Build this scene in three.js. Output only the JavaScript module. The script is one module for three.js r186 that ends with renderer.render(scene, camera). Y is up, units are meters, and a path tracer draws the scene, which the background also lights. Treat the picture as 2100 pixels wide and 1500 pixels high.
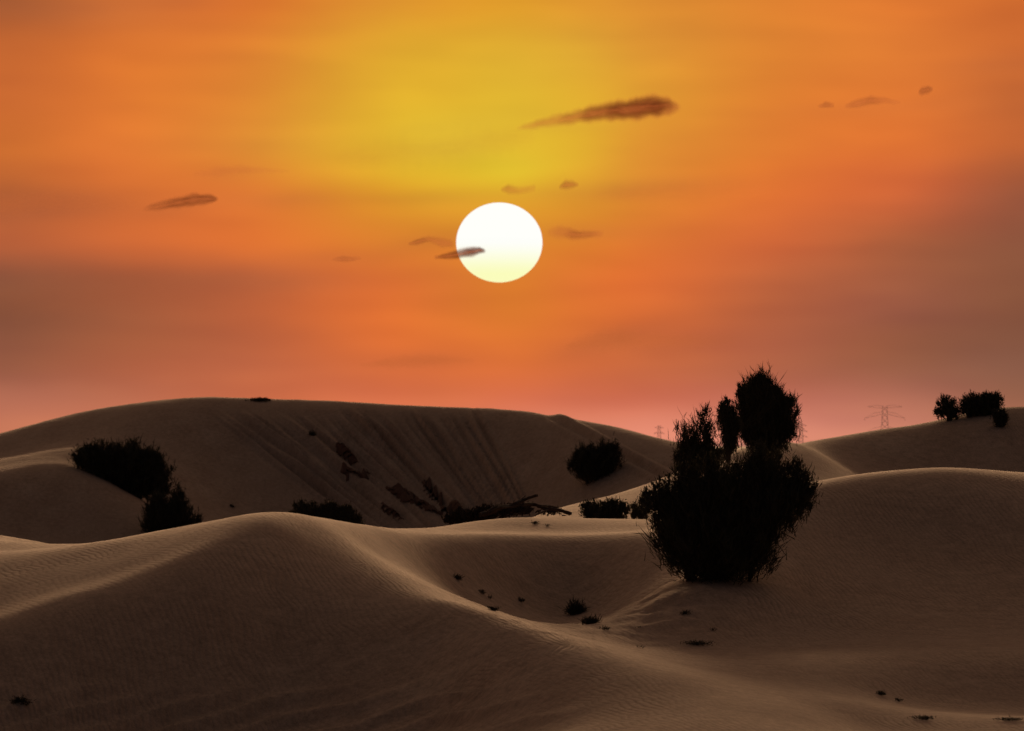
import * as THREE from 'three';
import { mergeGeometries } from 'three/addons/utils/BufferGeometryUtils.js';

// ---------------------------------------------------------------- camera, sky, sun, exposure
const scene = new THREE.Scene();
const renderer = new THREE.WebGLRenderer({ antialias: true });
renderer.toneMapping = THREE.LinearToneMapping;
renderer.toneMappingExposure = 1;
renderer.shadowMap.enabled = true;

// A long lens: 4.5 degrees high. Bearings and elevations are surveyed in units of 1/19087 rad:
// bearing 1050 is straight ahead (-z), elevation 915 is the horizon and grows downwards.
const VFOV = 4.5, UNIT = Math.tan((VFOV / 2) * Math.PI / 180) / 750, HORIZON = 915, EYE = 1.72;
const camera = new THREE.PerspectiveCamera(VFOV, 1.4, 0.5, 150000);
camera.position.set(0, EYE, 0);
camera.focus = 85; camera.userData.fStop = 18;
camera.lookAt(0, EYE + (HORIZON - 750) * UNIT * 1000, -1000);
const station = (b, e, range) => new THREE.Vector3((b - 1050) * UNIT * range, EYE + (HORIZON - e) * UNIT * range, -range);

const SUN_AT = [1024, 497.5];
const sunDir = station(SUN_AT[0], SUN_AT[1], 1).sub(new THREE.Vector3(0, EYE, 0)).normalize();
const SKY_GLOW = [0.56, 0.33, 0.18], SKY_BELT = [0.32, 0.15, 0.07];
const sunLight = new THREE.DirectionalLight(new THREE.Color().setRGB(1, 0.575, 0.29), 5);
sunLight.name = 'sun_light';
sunLight.position.copy(sunDir).multiplyScalar(400);
sunLight.target.position.set(0, 0, 0);
sunLight.castShadow = true;
sunLight.shadow.radius = 30; // the haze spreads the low sun
sunLight.shadow.mapSize.set(4096, 4096);
Object.assign(sunLight.shadow.camera, { left: -60, right: 60, top: 40, bottom: -40, near: 1, far: 900 });
scene.add(sunLight, sunLight.target);

const lerp = (a, b, t) => a + (b - a) * t, clamp = (x, a = 0, b = 1) => Math.min(b, Math.max(a, x));
const smooth = (a, b, x) => { const t = clamp((x - a) / (b - a)); return t * t * (3 - 2 * t); };
const lin = (c) => { c /= 255; return c <= 0.04045 ? c / 12.92 : ((c + 0.055) / 1.055) ** 2.4; };
let seed = 7;
const rand = () => { seed = (seed + 0x6d2b79f5) | 0; let t = Math.imul(seed ^ (seed >>> 15), 1 | seed); t = (t + Math.imul(t ^ (t >>> 7), 61 | t)) ^ t; return ((t ^ (t >>> 14)) >>> 0) / 4294967296; };
const gauss = () => Math.sqrt(-2 * Math.log(1 - rand())) * Math.cos(2 * Math.PI * rand());
const hash = (x, y) => { let h = Math.imul(x, 374761393) + Math.imul(y, 668265263) | 0; h = Math.imul(h ^ (h >>> 13), 1274126177); return ((h ^ (h >>> 16)) >>> 0) / 4294967296; };
function noise(x, y) {
  const ix = Math.floor(x), iy = Math.floor(y), fx = x - ix, fy = y - iy;
  const s = fx * fx * fx * (fx * (fx * 6 - 15) + 10), t = fy * fy * fy * (fy * (fy * 6 - 15) + 10);
  const g = (i, j) => { const a = hash(ix + i, iy + j) * 6.2831853; return Math.cos(a) * (fx - i) + Math.sin(a) * (fy - j); };
  return lerp(lerp(g(0, 0), g(1, 0), s), lerp(g(0, 1), g(1, 1), s), t) * 1.5;
}
const fbm = (x, y, n = 4) => { let v = 0, a = 0.5; for (let i = 0; i < n; i++, a *= 0.5, x = x * 2.03 + 17.1, y = y * 2.03 + 9.7) v += a * noise(x, y); return v; };

// The evening sky round the sun, read at a grid of bearings (across) and elevations (down); sRGB triples.
const SKY_B = [0, 260, 520, 780, 910, 1050, 1180, 1310, 1570, 1840, 2100];
const SKY_E = [0, 100, 200, 300, 350, 400, 500, 570, 640, 700, 760, 820, 890];
const SKY_C = [
  [[170, 92, 50], [202, 108, 52], [222, 120, 48], [221, 144, 48], [222, 150, 45], [222, 153, 44], [222, 149, 48], [222, 143, 50], [222, 130, 50], [222, 120, 50], [208, 108, 48]],
  [[196, 103, 50], [222, 120, 50], [222, 130, 50], [224, 164, 48], [224, 170, 48], [224, 172, 50], [224, 167, 52], [222, 150, 52], [222, 132, 50], [224, 124, 52], [204, 106, 50]],
  [[202, 106, 50], [224, 122, 50], [222, 136, 50], [225, 172, 48], [226, 178, 48], [226, 182, 50], [226, 174, 50], [222, 154, 50], [224, 130, 50], [226, 122, 52], [194, 102, 52]],
  [[202, 108, 48], [225, 122, 52], [222, 141, 52], [225, 177, 48], [228, 191, 52], [228, 188, 50], [226, 176, 48], [222, 146, 50], [222, 124, 50], [224, 116, 52], [190, 98, 52]],
  [[195, 104, 50], [222, 118, 52], [222, 132, 50], [224, 170, 46], [225, 182, 46], [228, 192, 48], [225, 170, 48], [222, 142, 50], [224, 120, 50], [216, 108, 55], [172, 92, 56]],
  [[178, 95, 52], [212, 111, 52], [222, 122, 52], [222, 148, 44], [222, 160, 45], [223, 164, 45], [222, 151, 46], [220, 133, 48], [226, 117, 52], [204, 101, 57], [154, 86, 60]],
  [[182, 96, 58], [206, 105, 55], [224, 116, 52], [220, 126, 48], [220, 130, 46], [221, 135, 46], [221, 128, 46], [222, 119, 50], [207, 103, 56], [172, 94, 60], [143, 86, 62]],
  [[136, 82, 60], [160, 88, 58], [184, 96, 58], [216, 111, 52], [218, 118, 50], [220, 125, 46], [223, 118, 50], [224, 112, 52], [192, 100, 60], [162, 92, 64], [139, 85, 61]],
  [[131, 80, 58], [160, 90, 60], [186, 96, 58], [222, 112, 52], [221, 117, 50], [220, 121, 47], [219, 114, 50], [216, 109, 54], [182, 97, 62], [155, 90, 67], [134, 83, 61]],
  [[140, 84, 62], [166, 93, 62], [186, 98, 62], [222, 112, 55], [223, 115, 53], [224, 118, 52], [215, 111, 54], [205, 105, 58], [176, 95, 66], [148, 88, 64], [132, 84, 64]],
  [[151, 90, 68], [176, 98, 68], [193, 103, 68], [212, 108, 62], [216, 110, 60], [219, 112, 60], [210, 108, 63], [200, 105, 66], [178, 100, 72], [155, 95, 72], [140, 92, 72]],
  [[182, 110, 85], [187, 108, 80], [201, 108, 72], [217, 114, 75], [216, 114, 74], [216, 113, 78], [209, 111, 80], [204, 109, 82], [192, 110, 88], [182, 112, 90], [152, 98, 75]],
  [[200, 120, 90], [205, 118, 88], [212, 118, 85], [222, 124, 92], [222, 127, 95], [226, 132, 104], [227, 136, 108], [230, 140, 114], [224, 139, 114], [206, 130, 105], [182, 116, 90]],
].map((row) => row.map((c) => c.map(lin)));
const cubicAt = (k, t) => [-0.5 * t + t * t - 0.5 * t * t * t, 1 - 2.5 * t * t + 1.5 * t * t * t, 0.5 * t + 2 * t * t - 1.5 * t * t * t, -0.5 * t * t + 0.5 * t * t * t][k];
const locate = (list, x) => { let i = 0; while (i < list.length - 2 && x > list[i + 1]) i++; return [i, clamp((x - list[i]) / (list[i + 1] - list[i]))]; };
// thin dusky veils drifting in that sky: bearing, elevation, half length, half height, tilt, strength
const VEILS = [
  [70, 425, 190, 26, -0.04, 0.30], [480, 356, 75, 12, -0.05, 0.16], [585, 412, 80, 10, -0.02, 0.13], [360, 428, 110, 12, -0.14, 0.14], [60, 20, 210, 34, 0.05, 0.25],
  [300, 572, 330, 14, 0, 0.12], [560, 580, 150, 12, 0.02, 0.12], [870, 740, 110, 13, -0.03, 0.20], [1250, 700, 95, 20, -0.28, 0.26], [1420, 704, 180, 18, -0.12, 0.12], [1980, 645, 190, 22, -0.09, 0.2],
  [1180, 260, 150, 12, -0.06, 0.10], [1310, 385, 240, 16, -0.06, 0.14], [1210, 476, 110, 14, 0.02, 0.16], [880, 500, 90, 16, -0.12, 0.14], [700, 532, 80, 10, 0, 0.12],
  [930, 255, 230, 12, -0.1, 0.08], [820, 405, 240, 10, -0.02, 0.10], [1780, 222, 190, 14, -0.05, 0.13], [2060, 130, 120, 24, -0.1, 0.14], [380, 0, 90, 16, 0, 0.14],
];
function skyInView(b, e, out) {
  b += 14 * fbm(b / 260, e / 70, 3); e += 10 * fbm(b / 190 + 40, e / 60, 3);
  const [i, s] = locate(SKY_B, b), [j, t] = locate(SKY_E, e);
  out[0] = out[1] = out[2] = 0;
  for (let q = 0; q < 4; q++) {
    const row = SKY_C[clamp(j + q - 1, 0, SKY_E.length - 1)], wq = cubicAt(q, t);
    for (let p = 0; p < 4; p++) {
      const c = row[clamp(i + p - 1, 0, SKY_B.length - 1)], w = wq * cubicAt(p, s);
      out[0] += c[0] * w; out[1] += c[1] * w; out[2] += c[2] * w;
    }
  }
  for (const [vb, ve, rb, re, tilt, k] of VEILS) {
    const x = (b - vb) / rb, y = (e - ve - tilt * (b - vb)) / re, d = x * x + y * y;
    if (d < 6) { const a = k * Math.exp(-d) * (1 + 0.5 * fbm(b / 40, e / 12, 2)); out[0] = lerp(out[0], 0.26, a); out[1] = lerp(out[1], 0.09, a * 1.15); out[2] = lerp(out[2], 0.045, a); }
  }
  const m = 0.13 * fbm(b / 380, e / 48, 3) + 0.05 * fbm(b / 150 + 8, e / 34, 2);
  out[0] *= 1 + m; out[1] *= 1 + 1.25 * m; out[2] *= 1 + 0.6 * m;
}
{
  const W = 4096, H = 4096, data = new Float32Array(W * H * 4), tmp = [0, 0, 0], T = 180 / Math.PI;
  const sunUp = Math.asin(sunDir.y), sunRound = Math.atan2(sunDir.z, sunDir.x);
  const cosAz = new Float32Array(W), azDeg = new Float32Array(W), bearing = new Float32Array(W), belt = new Float32Array(W);
  for (let c = 0; c < W; c++) {
    const r = ((c + 0.5) / W - 0.5) * 2 * Math.PI, d = Math.atan2(Math.sin(r - sunRound), Math.cos(r - sunRound));
    cosAz[c] = Math.cos(d); azDeg[c] = Math.abs(d * T); bearing[c] = 1050 + Math.tan(clamp(r + Math.PI / 2, -0.6, 0.6)) / UNIT; belt[c] = (0.5 + 0.5 * cosAz[c]) ** 2;
  }
  // the glow round the sun by angle from it
  const glowAt = new Float32Array(1802);
  for (let i = 0; i < 1802; i++) glowAt[i] = Math.exp(-Math.pow(i / 10 / 44, 1.5));
  for (let r = 0; r < H; r++) {
    const up = ((r + 0.5) / H - 0.5) * Math.PI, el = Math.max(0, up) * T, su = Math.sin(Math.max(0, up)) * Math.sin(sunUp), cu = Math.cos(Math.max(0, up)) * Math.cos(sunUp);
    const low = Math.exp(-el / 12), band = Math.exp(-(((el - 11) / 13) ** 2)), e = HORIZON - Math.tan(clamp(up, -0.5, 0.5)) / UNIT;
    const de = Math.max(0, -e) * UNIT * T, rowSeen = up > -0.004 ? Math.exp(-((de / 4) ** 2)) : 0;
    if (up < -0.01) { data.copyWithin(r * W * 4, 0, r ? W * 4 : 0); if (r) continue; }
    for (let c = 0; c < W; c++) {
      const o = (r * W + c) * 4, g = Math.acos(clamp(su + cu * cosAz[c], -1, 1)) * 10 * T, k = Math.floor(g), glow = lerp(glowAt[k * 1], glowAt[k + 1], g - k), w = belt[c] * band;
      // dusky dome, an unseen western belt and widened sun glow, both shaped to light the sand
      let R = 0.014 + 0.012 * low + SKY_GLOW[0] * glow + SKY_BELT[0] * w, G = 0.018 + 0.009 * low + SKY_GLOW[1] * glow + SKY_BELT[1] * w, B = 0.027 + 0.010 * low + SKY_GLOW[2] * glow + SKY_BELT[2] * w;
      if (rowSeen > 0.004 && azDeg[c] < 30) {
        const db = Math.max(0, -bearing[c], bearing[c] - 2100) * UNIT * T, q = rowSeen * Math.exp(-((db / 6) ** 2));
        if (q > 0.004) { skyInView(clamp(bearing[c], -200, 2300), clamp(e, -150, 915), tmp); R = lerp(R, tmp[0], q); G = lerp(G, tmp[1], q); B = lerp(B, tmp[2], q); }
      }
      data[o] = R; data[o + 1] = G; data[o + 2] = B; data[o + 3] = 1;
    }
  }
  const sky = new THREE.DataTexture(data, W, H, THREE.RGBAFormat, THREE.FloatType);
  sky.mapping = THREE.EquirectangularReflectionMapping;
  sky.magFilter = sky.minFilter = THREE.LinearFilter;
  sky.colorSpace = THREE.LinearSRGBColorSpace;
  sky.needsUpdate = true;
  scene.background = sky; scene.environment = sky;
}

// ---------------------------------------------------------------- helpers
const taken = {};
const numbered = (n) => { const k = taken[n] = (taken[n] ?? -1) + 1; return k ? n + '_' + String(k).padStart(3, '0') : n; };
function shadows(o) { o.castShadow = o.receiveShadow = true; return o; }
function part(name, geometry, material, parent, stuff) { const m = shadows(new THREE.Mesh(geometry, material)); m.name = name; if (stuff) m.userData.kind = 'stuff'; parent.add(m); return m; }
function thing(name, label, category, at, group) {
  const o = new THREE.Group(); o.name = numbered(name); o.position.copy(at); o.userData = { label, category };
  if (group) o.userData.group = group;
  scene.add(o); return o;
}

// ---------------------------------------------------------------- the dunes
// Spot heights along the lines of the dunes: bearing, elevation, range in metres.
const LINES = [
  // level ground in front of the camera
  [[-900, 1900, 35], [400, 1900, 35], [1700, 1900, 35], [3000, 1900, 35]],
  [[-900, 1640, 46], [0, 1640, 46], [1050, 1640, 46], [2100, 1640, 45], [3000, 1640, 45]],
  // foot of the near dune
  [[-900, 1525, 58.5], [-400, 1515, 59.6], [0, 1508, 60.1], [300, 1505, 60.6], [600, 1505, 60.8], [900, 1505, 59.6], [1050, 1505, 58], [1200, 1505, 55.8], [1350, 1505, 55.0], [1550, 1505, 54.8], [1700, 1505, 55.9], [1800, 1505, 58.2], [2100, 1505, 58.4], [2500, 1505, 58.4], [3000, 1505, 58]],
  // its long curving crest, from the left up to the summit
  [[-900, 1490, 60.2], [-500, 1420, 60.6], [-200, 1345, 61], [0, 1285, 61.5], [200, 1215, 62.2], [420, 1130, 63.2], [500, 1090, 63.9], [560, 1062, 64.6]],
  // middle of the shaded face
  [[-200, 1420, 60.4], [0, 1395, 60.75], [200, 1350, 61.3], [420, 1300, 61.9], [600, 1260, 62.6], [760, 1290, 62.2], [900, 1330, 61.7]],
  [[-200, 1312, 62.4], [0, 1256, 62.7], [120, 1217, 63.0], [240, 1179, 63.4], [340, 1144, 63.7], [430, 1107, 64.1], [500, 1074, 64.5]],
  // shoulder running down to the right
  [[640, 1115, 64.6], [760, 1165, 64.3], [900, 1220, 63.9], [1050, 1275, 63.3], [1200, 1320, 62.6], [1400, 1370, 61.6], [1600, 1412, 60.6], [1750, 1438, 59.8]],
  [[900, 1241, 62.2], [1050, 1297, 61.0], [1200, 1346, 59.6], [1350, 1392, 58.4], [1500, 1428, 58], [1620, 1448, 57.6]],
  // far edge of the near dune, on the left
  [[-900, 1130, 72], [-400, 1085, 73], [-150, 1075, 73], [0, 1093, 73], [60, 1111, 72.6], [150, 1124, 71.6], [215, 1127, 71], [300, 1095, 69], [420, 1072, 67], [500, 1058, 65.4], [570, 1054, 65.3], [640, 1058, 66.2], [700, 1071, 68], [760, 1080, 70], [810, 1082, 72.5], [900, 1078, 76], [960, 1066, 76.8], [1010, 1060, 77.8], [1100, 1060, 78.9], [1200, 1063, 79.1], [1330, 1066, 79.2], [1450, 1066, 80.2]],
  // top of the hollow behind the shoulder
  [[720, 1096, 67], [800, 1101, 69.4], [900, 1103, 71.6], [1000, 1104, 72.8], [1100, 1104, 73.8], [1200, 1105, 73.9], [1340, 1104, 72.7], [1450, 1094, 73.4]],
  [[820, 1096, 71.4], [900, 1096, 73.4], [1000, 1093, 75], [1100, 1091, 76], [1200, 1092, 76.0], [1340, 1093, 75.4]],
  // bottom of the hollow
  [[760, 1135, 66.6], [820, 1156, 68.3], [900, 1186, 70.5], [1000, 1214, 71.4], [1100, 1239, 72.2], [1200, 1258, 72.2], [1265, 1260, 70.4], [1325, 1230, 69.5]],
  // lip of the bowl below the big shrub, then its floor
  [[1240, 1292, 67.6], [1330, 1324, 66.9], [1450, 1332, 66.8], [1540, 1326, 67.2], [1620, 1312, 67.8], [1700, 1294, 68.5], [1790, 1292, 68.7]],
  [[1400, 1250, 68.3], [1520, 1255, 68.4], [1640, 1238, 69.6]],
  [[1400, 1190, 69.4], [1500, 1190, 69.6], [1600, 1180, 69.8]],
  [[1400, 1120, 72], [1500, 1105, 72], [1620, 1080, 72.2]],
  // near dune on the right: crest and its face
  [[1520, 1040, 74.6], [1610, 1004, 74.6], [1690, 985, 74.6], [1760, 973, 74.8], [1880, 962, 75], [1950, 960, 75], [2020, 967, 75], [2100, 978, 75], [2300, 1010, 75], [2600, 1060, 75], [3000, 1100, 75]],
  [[1680, 1000, 73.6], [1760, 988, 73.9], [1880, 978, 74.1], [1980, 977, 74.1], [2100, 992, 74.1]],
  [[1720, 1100, 72.4], [1850, 1100, 72.8], [2000, 1105, 72.9], [2150, 1120, 72.9], [2600, 1180, 73]],
  [[1740, 1200, 70.6], [1870, 1205, 71.0], [2000, 1210, 71.1], [2200, 1225, 71.1], [2600, 1270, 71.2]],
  [[1870, 1300, 68.4], [2000, 1306, 68.6], [2150, 1310, 68.6], [2600, 1350, 68.6]],
  [[1620, 1368, 63.9], [1720, 1362, 64.6], [1850, 1352, 65.5], [2000, 1352, 65.7], [2150, 1350, 65.9], [2600, 1390, 65.9]],
  [[1650, 1398, 63.3], [1760, 1408, 63.7], [1900, 1412, 64.4], [2050, 1412, 64.7], [2200, 1412, 64.9], [2600, 1430, 65]],
  [[1720, 1424, 62.6], [1850, 1440, 63.6], [2000, 1444, 64.0], [2200, 1448, 64.2], [2600, 1460, 64.2]],
  [[1800, 1466, 59.3], [1900, 1472, 59.3], [2000, 1474, 59.3], [2200, 1478, 59.3], [2600, 1485, 59.3]],
  // dip behind the near dunes
  [[-900, 1150, 90], [-300, 1150, 90], [0, 1190, 84], [200, 1210, 80], [400, 1190, 77], [560, 1160, 75], [700, 1170, 78], [800, 1170, 82], [900, 1130, 90], [1030, 1110, 93]],
  [[1100, 1085, 88], [1200, 1085, 87.5], [1330, 1085, 87.5], [1450, 1080, 88]],
  [[1550, 1075, 84], [1700, 1060, 84], [1900, 1050, 84], [2100, 1060, 84], [2600, 1120, 84], [3000, 1150, 84]],
  // ridge climbing to the right behind the big shrub
  [[1120, 1050, 106], [1180, 1026, 109], [1250, 1010, 112], [1363, 975, 117], [1477, 956, 121], [1550, 934, 125], [1612, 911, 128], [1660, 902, 131]],
  [[1080, 1090, 98], [1230, 1056, 106], [1340, 1030, 110.5], [1450, 1000, 116], [1560, 972, 122], [1640, 946, 127.4]],
  [[1080, 1080, 120], [1250, 1050, 124], [1363, 1010, 130], [1477, 980, 136], [1570, 955, 142], [1640, 940, 148]],
  [[1660, 1020, 110], [1800, 1020, 110], [2000, 1020, 110], [2300, 1060, 110], [3000, 1130, 110]],
  // dune closing the view on the right: foot, crest, back
  [[1695, 944, 131.8], [1740, 955, 133.0], [1810, 968, 133.6], [1950, 975, 134], [2100, 985, 134.1], [2400, 1000, 134.1], [3000, 1040, 134]],
  [[1700, 901, 134], [1780, 890, 135], [1900, 882, 135.3], [1930, 875, 135.4], [1975, 863, 135.6], [2030, 849, 135.8], [2100, 843, 136], [2300, 845, 136], [2600, 860, 136], [3000, 900, 136]],
  [[1700, 906, 137.4], [1800, 891, 138.2], [1900, 883, 138.6], [1980, 862, 138.8], [2040, 845, 139], [2100, 841, 139], [2300, 845, 139]],
  [[1700, 930, 142], [1900, 925, 145], [2100, 905, 146], [2600, 930, 146], [3000, 960, 146]],
  // hidden valley
  [[-900, 1180, 130], [-300, 1180, 130], [300, 1190, 130], [800, 1170, 130], [1050, 1130, 130]],
  [[-900, 1170, 190], [-300, 1170, 190], [300, 1180, 190], [900, 1140, 190], [1300, 1080, 190], [1700, 1010, 190], [2200, 990, 190], [3000, 1000, 190]],
  [[-900, 1150, 250], [-300, 1150, 250], [300, 1170, 250], [900, 1130, 250], [1300, 1060, 250], [1700, 990, 250], [2200, 980, 250], [3000, 980, 250]],
  // low mound in front of the big dune, on the left: foot, crest, spur
  [[-600, 1090, 276.5], [-200, 1100, 276.5], [0, 1110, 276.5], [150, 1125, 276.5], [300, 1130, 276.5]],
  [[-600, 1000, 281], [-250, 985, 281], [-60, 978, 281], [60, 960, 282], [130, 943, 283], [200, 984, 281], [290, 1040, 279.5], [340, 1075, 278.6]],
  [[-200, 968, 285], [0, 964, 284], [110, 936, 286], [200, 915, 289]],
  [[-400, 985, 295], [-200, 965, 295.5], [0, 941, 295.6], [150, 901, 295.8], [300, 851, 296.5]],
  [[250, 1000, 284.6], [330, 1050, 284], [420, 1085, 284]],
  // big dune behind: foot, middle, skyline, back
  [[560, 1110, 288], [700, 1100, 289], [850, 1095, 289], [1000, 1085, 287.5], [1150, 1050, 285], [1300, 1005, 283], [1420, 970, 283]],
  [[300, 930, 292.5], [480, 950, 293.3], [650, 950, 293.8], [800, 955, 293.5], [950, 955, 292.4], [1100, 940, 290.2], [1220, 925, 288], [1320, 935, 286.5]],
  [[-900, 1010, 300], [-500, 980, 300], [-250, 945, 300], [0, 890, 300], [100, 861, 300], [200, 838, 300], [300, 822, 300], [400, 814, 299], [460, 814, 298.8], [540, 819, 298.4], [700, 823, 298], [760, 826, 297.6], [900, 834, 296.6], [1060, 838, 295.3], [1130, 851, 294.2], [1200, 860, 293.5], [1260, 868, 292.5], [1320, 888, 291], [1380, 905, 289.5], [1480, 925, 288], [1650, 945, 287], [2000, 950, 287], [3000, 960, 287]],
  [[-300, 965, 304], [0, 898, 304], [200, 846, 303.5], [400, 823, 302.5], [540, 828, 302], [700, 833, 301.5], [900, 845, 300], [1060, 849, 298.6], [1200, 870, 296.8], [1320, 897, 294], [1400, 918, 292.5]],
  [[-900, 1010, 315], [0, 930, 315], [400, 880, 315], [800, 885, 315], [1200, 905, 312], [1400, 940, 308], [1700, 955, 308], [3000, 965, 308]],
  [[-900, 965, 360], [0, 965, 360], [900, 965, 360], [1800, 965, 360], [3000, 965, 360]],
];
const U = (b) => b / 100;
const PACE = [[20, 10], [54, 60], [86, 12], [125, 50], [140, 8], [268, 100], [305, 25], [1e9, 0]]; // where lines lie close together in range, range counts for more
const V = (r) => { let v = 0; for (let i = 0; i < PACE.length - 1 && r > PACE[i][0]; i++) v += PACE[i][1] * Math.log(Math.min(r, PACE[i + 1][0]) / PACE[i][0]); return v; };
const spots = [];
for (const line of LINES) {
  const p = line.map(([b, e, r]) => [U(b), V(r), (HORIZON - e) * UNIT * 1000]);
  for (let i = 0; i < p.length - 1; i++) {
    const b = p[i], c = p[i + 1], gap = Math.hypot(c[0] - b[0], c[1] - b[1]), n = Math.max(1, Math.round(gap / 0.8));
    for (let k = 0; k < n; k++) spots.push([0, 1, 2].map((m) => n === 1 ? b[m] : lerp(b[m], c[m], k / n)));
  }
  spots.push(p[p.length - 1]);
}
// radial interpolation through the spot heights
const kernel = (r2) => -Math.sqrt(r2 + 0.01);
const solveSpline = () => {
  const n = spots.length, N = n + 3, A = Array.from({ length: N }, () => new Float64Array(N + 1));
  for (let i = 0; i < n; i++) {
    for (let j = 0; j < n; j++) A[i][j] = kernel((spots[i][0] - spots[j][0]) ** 2 + (spots[i][1] - spots[j][1]) ** 2);
    A[i][i] -= 0.004;
    A[i][n] = A[n][i] = 1; A[i][n + 1] = A[n + 1][i] = spots[i][0]; A[i][n + 2] = A[n + 2][i] = spots[i][1]; A[i][N] = spots[i][2];
  }
  for (let k = 0; k < N; k++) {
    let p = k;
    for (let i = k + 1; i < N; i++) if (Math.abs(A[i][k]) > Math.abs(A[p][k])) p = i;
    [A[k], A[p]] = [A[p], A[k]];
    const rowK = A[k], inv = 1 / rowK[k];
    for (let i = k + 1; i < N; i++) { const f = A[i][k] * inv; if (f) { const row = A[i]; for (let j = k; j <= N; j++) row[j] -= f * rowK[j]; } }
  }
  const x = new Float64Array(N);
  for (let i = N - 1; i >= 0; i--) { let s = A[i][N]; for (let j = i + 1; j < N; j++) s -= A[i][j] * x[j]; x[i] = s / A[i][i]; }
  return x;
};
const weights = solveSpline();
const U0 = -9, U1 = 30, DU = 0.25, V0 = V(30), V1 = V(380), DV = 0.1, NU = Math.round((U1 - U0) / DU) + 1, NV = Math.round((V1 - V0) / DV) + 1;
const table = new Float32Array(NU * NV);
for (let j = 0; j < NV; j++) for (let i = 0; i < NU; i++) {
  const u = U0 + i * DU, v = V0 + j * DV, n = spots.length;
  let s = weights[n] + weights[n + 1] * u + weights[n + 2] * v;
  for (let k = 0; k < n; k++) { const a = u - spots[k][0], b = v - spots[k][1]; s -= weights[k] * Math.sqrt(a * a + b * b + 0.01); }
  table[j * NU + i] = s;
}
function blur(n, stride, count, jump, sigma) { // the wind rounds every edge a little
  const k = Math.ceil(sigma * 3), w = Array.from({ length: 2 * k + 1 }, (_, i) => Math.exp(-(((i - k) / sigma) ** 2) / 2)), sum = w.reduce((a, b) => a + b), line = new Float32Array(n);
  for (let c = 0; c < count; c++) {
    for (let i = 0; i < n; i++) line[i] = table[c * jump + i * stride];
    for (let i = 0; i < n; i++) { let t = 0; for (let q = -k; q <= k; q++) t += w[q + k] * line[clamp(i + q, 0, n - 1)]; table[c * jump + i * stride] = t / sum; }
  }
}
blur(NU, 1, NV, NU, 1.5); blur(NV, NU, NU, 1, 3.6);
function surveyed(u, v) { // height over range, thousandths
  const x = clamp((u - U0) / DU, 0, NU - 1.001), y = clamp((v - V0) / DV, 0, NV - 1.001), i = Math.floor(x), j = Math.floor(y), s = x - i, t = y - j;
  let out = 0;
  for (let q = -1; q < 3; q++) {
    const row = clamp(j + q, 0, NV - 1) * NU; let a = 0;
    for (let p = -1; p < 3; p++) a += table[row + clamp(i + p, 0, NU - 1)] * cubicAt(p + 1, s);
    out += a * cubicAt(q + 1, t);
  }
  return out;
}
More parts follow.
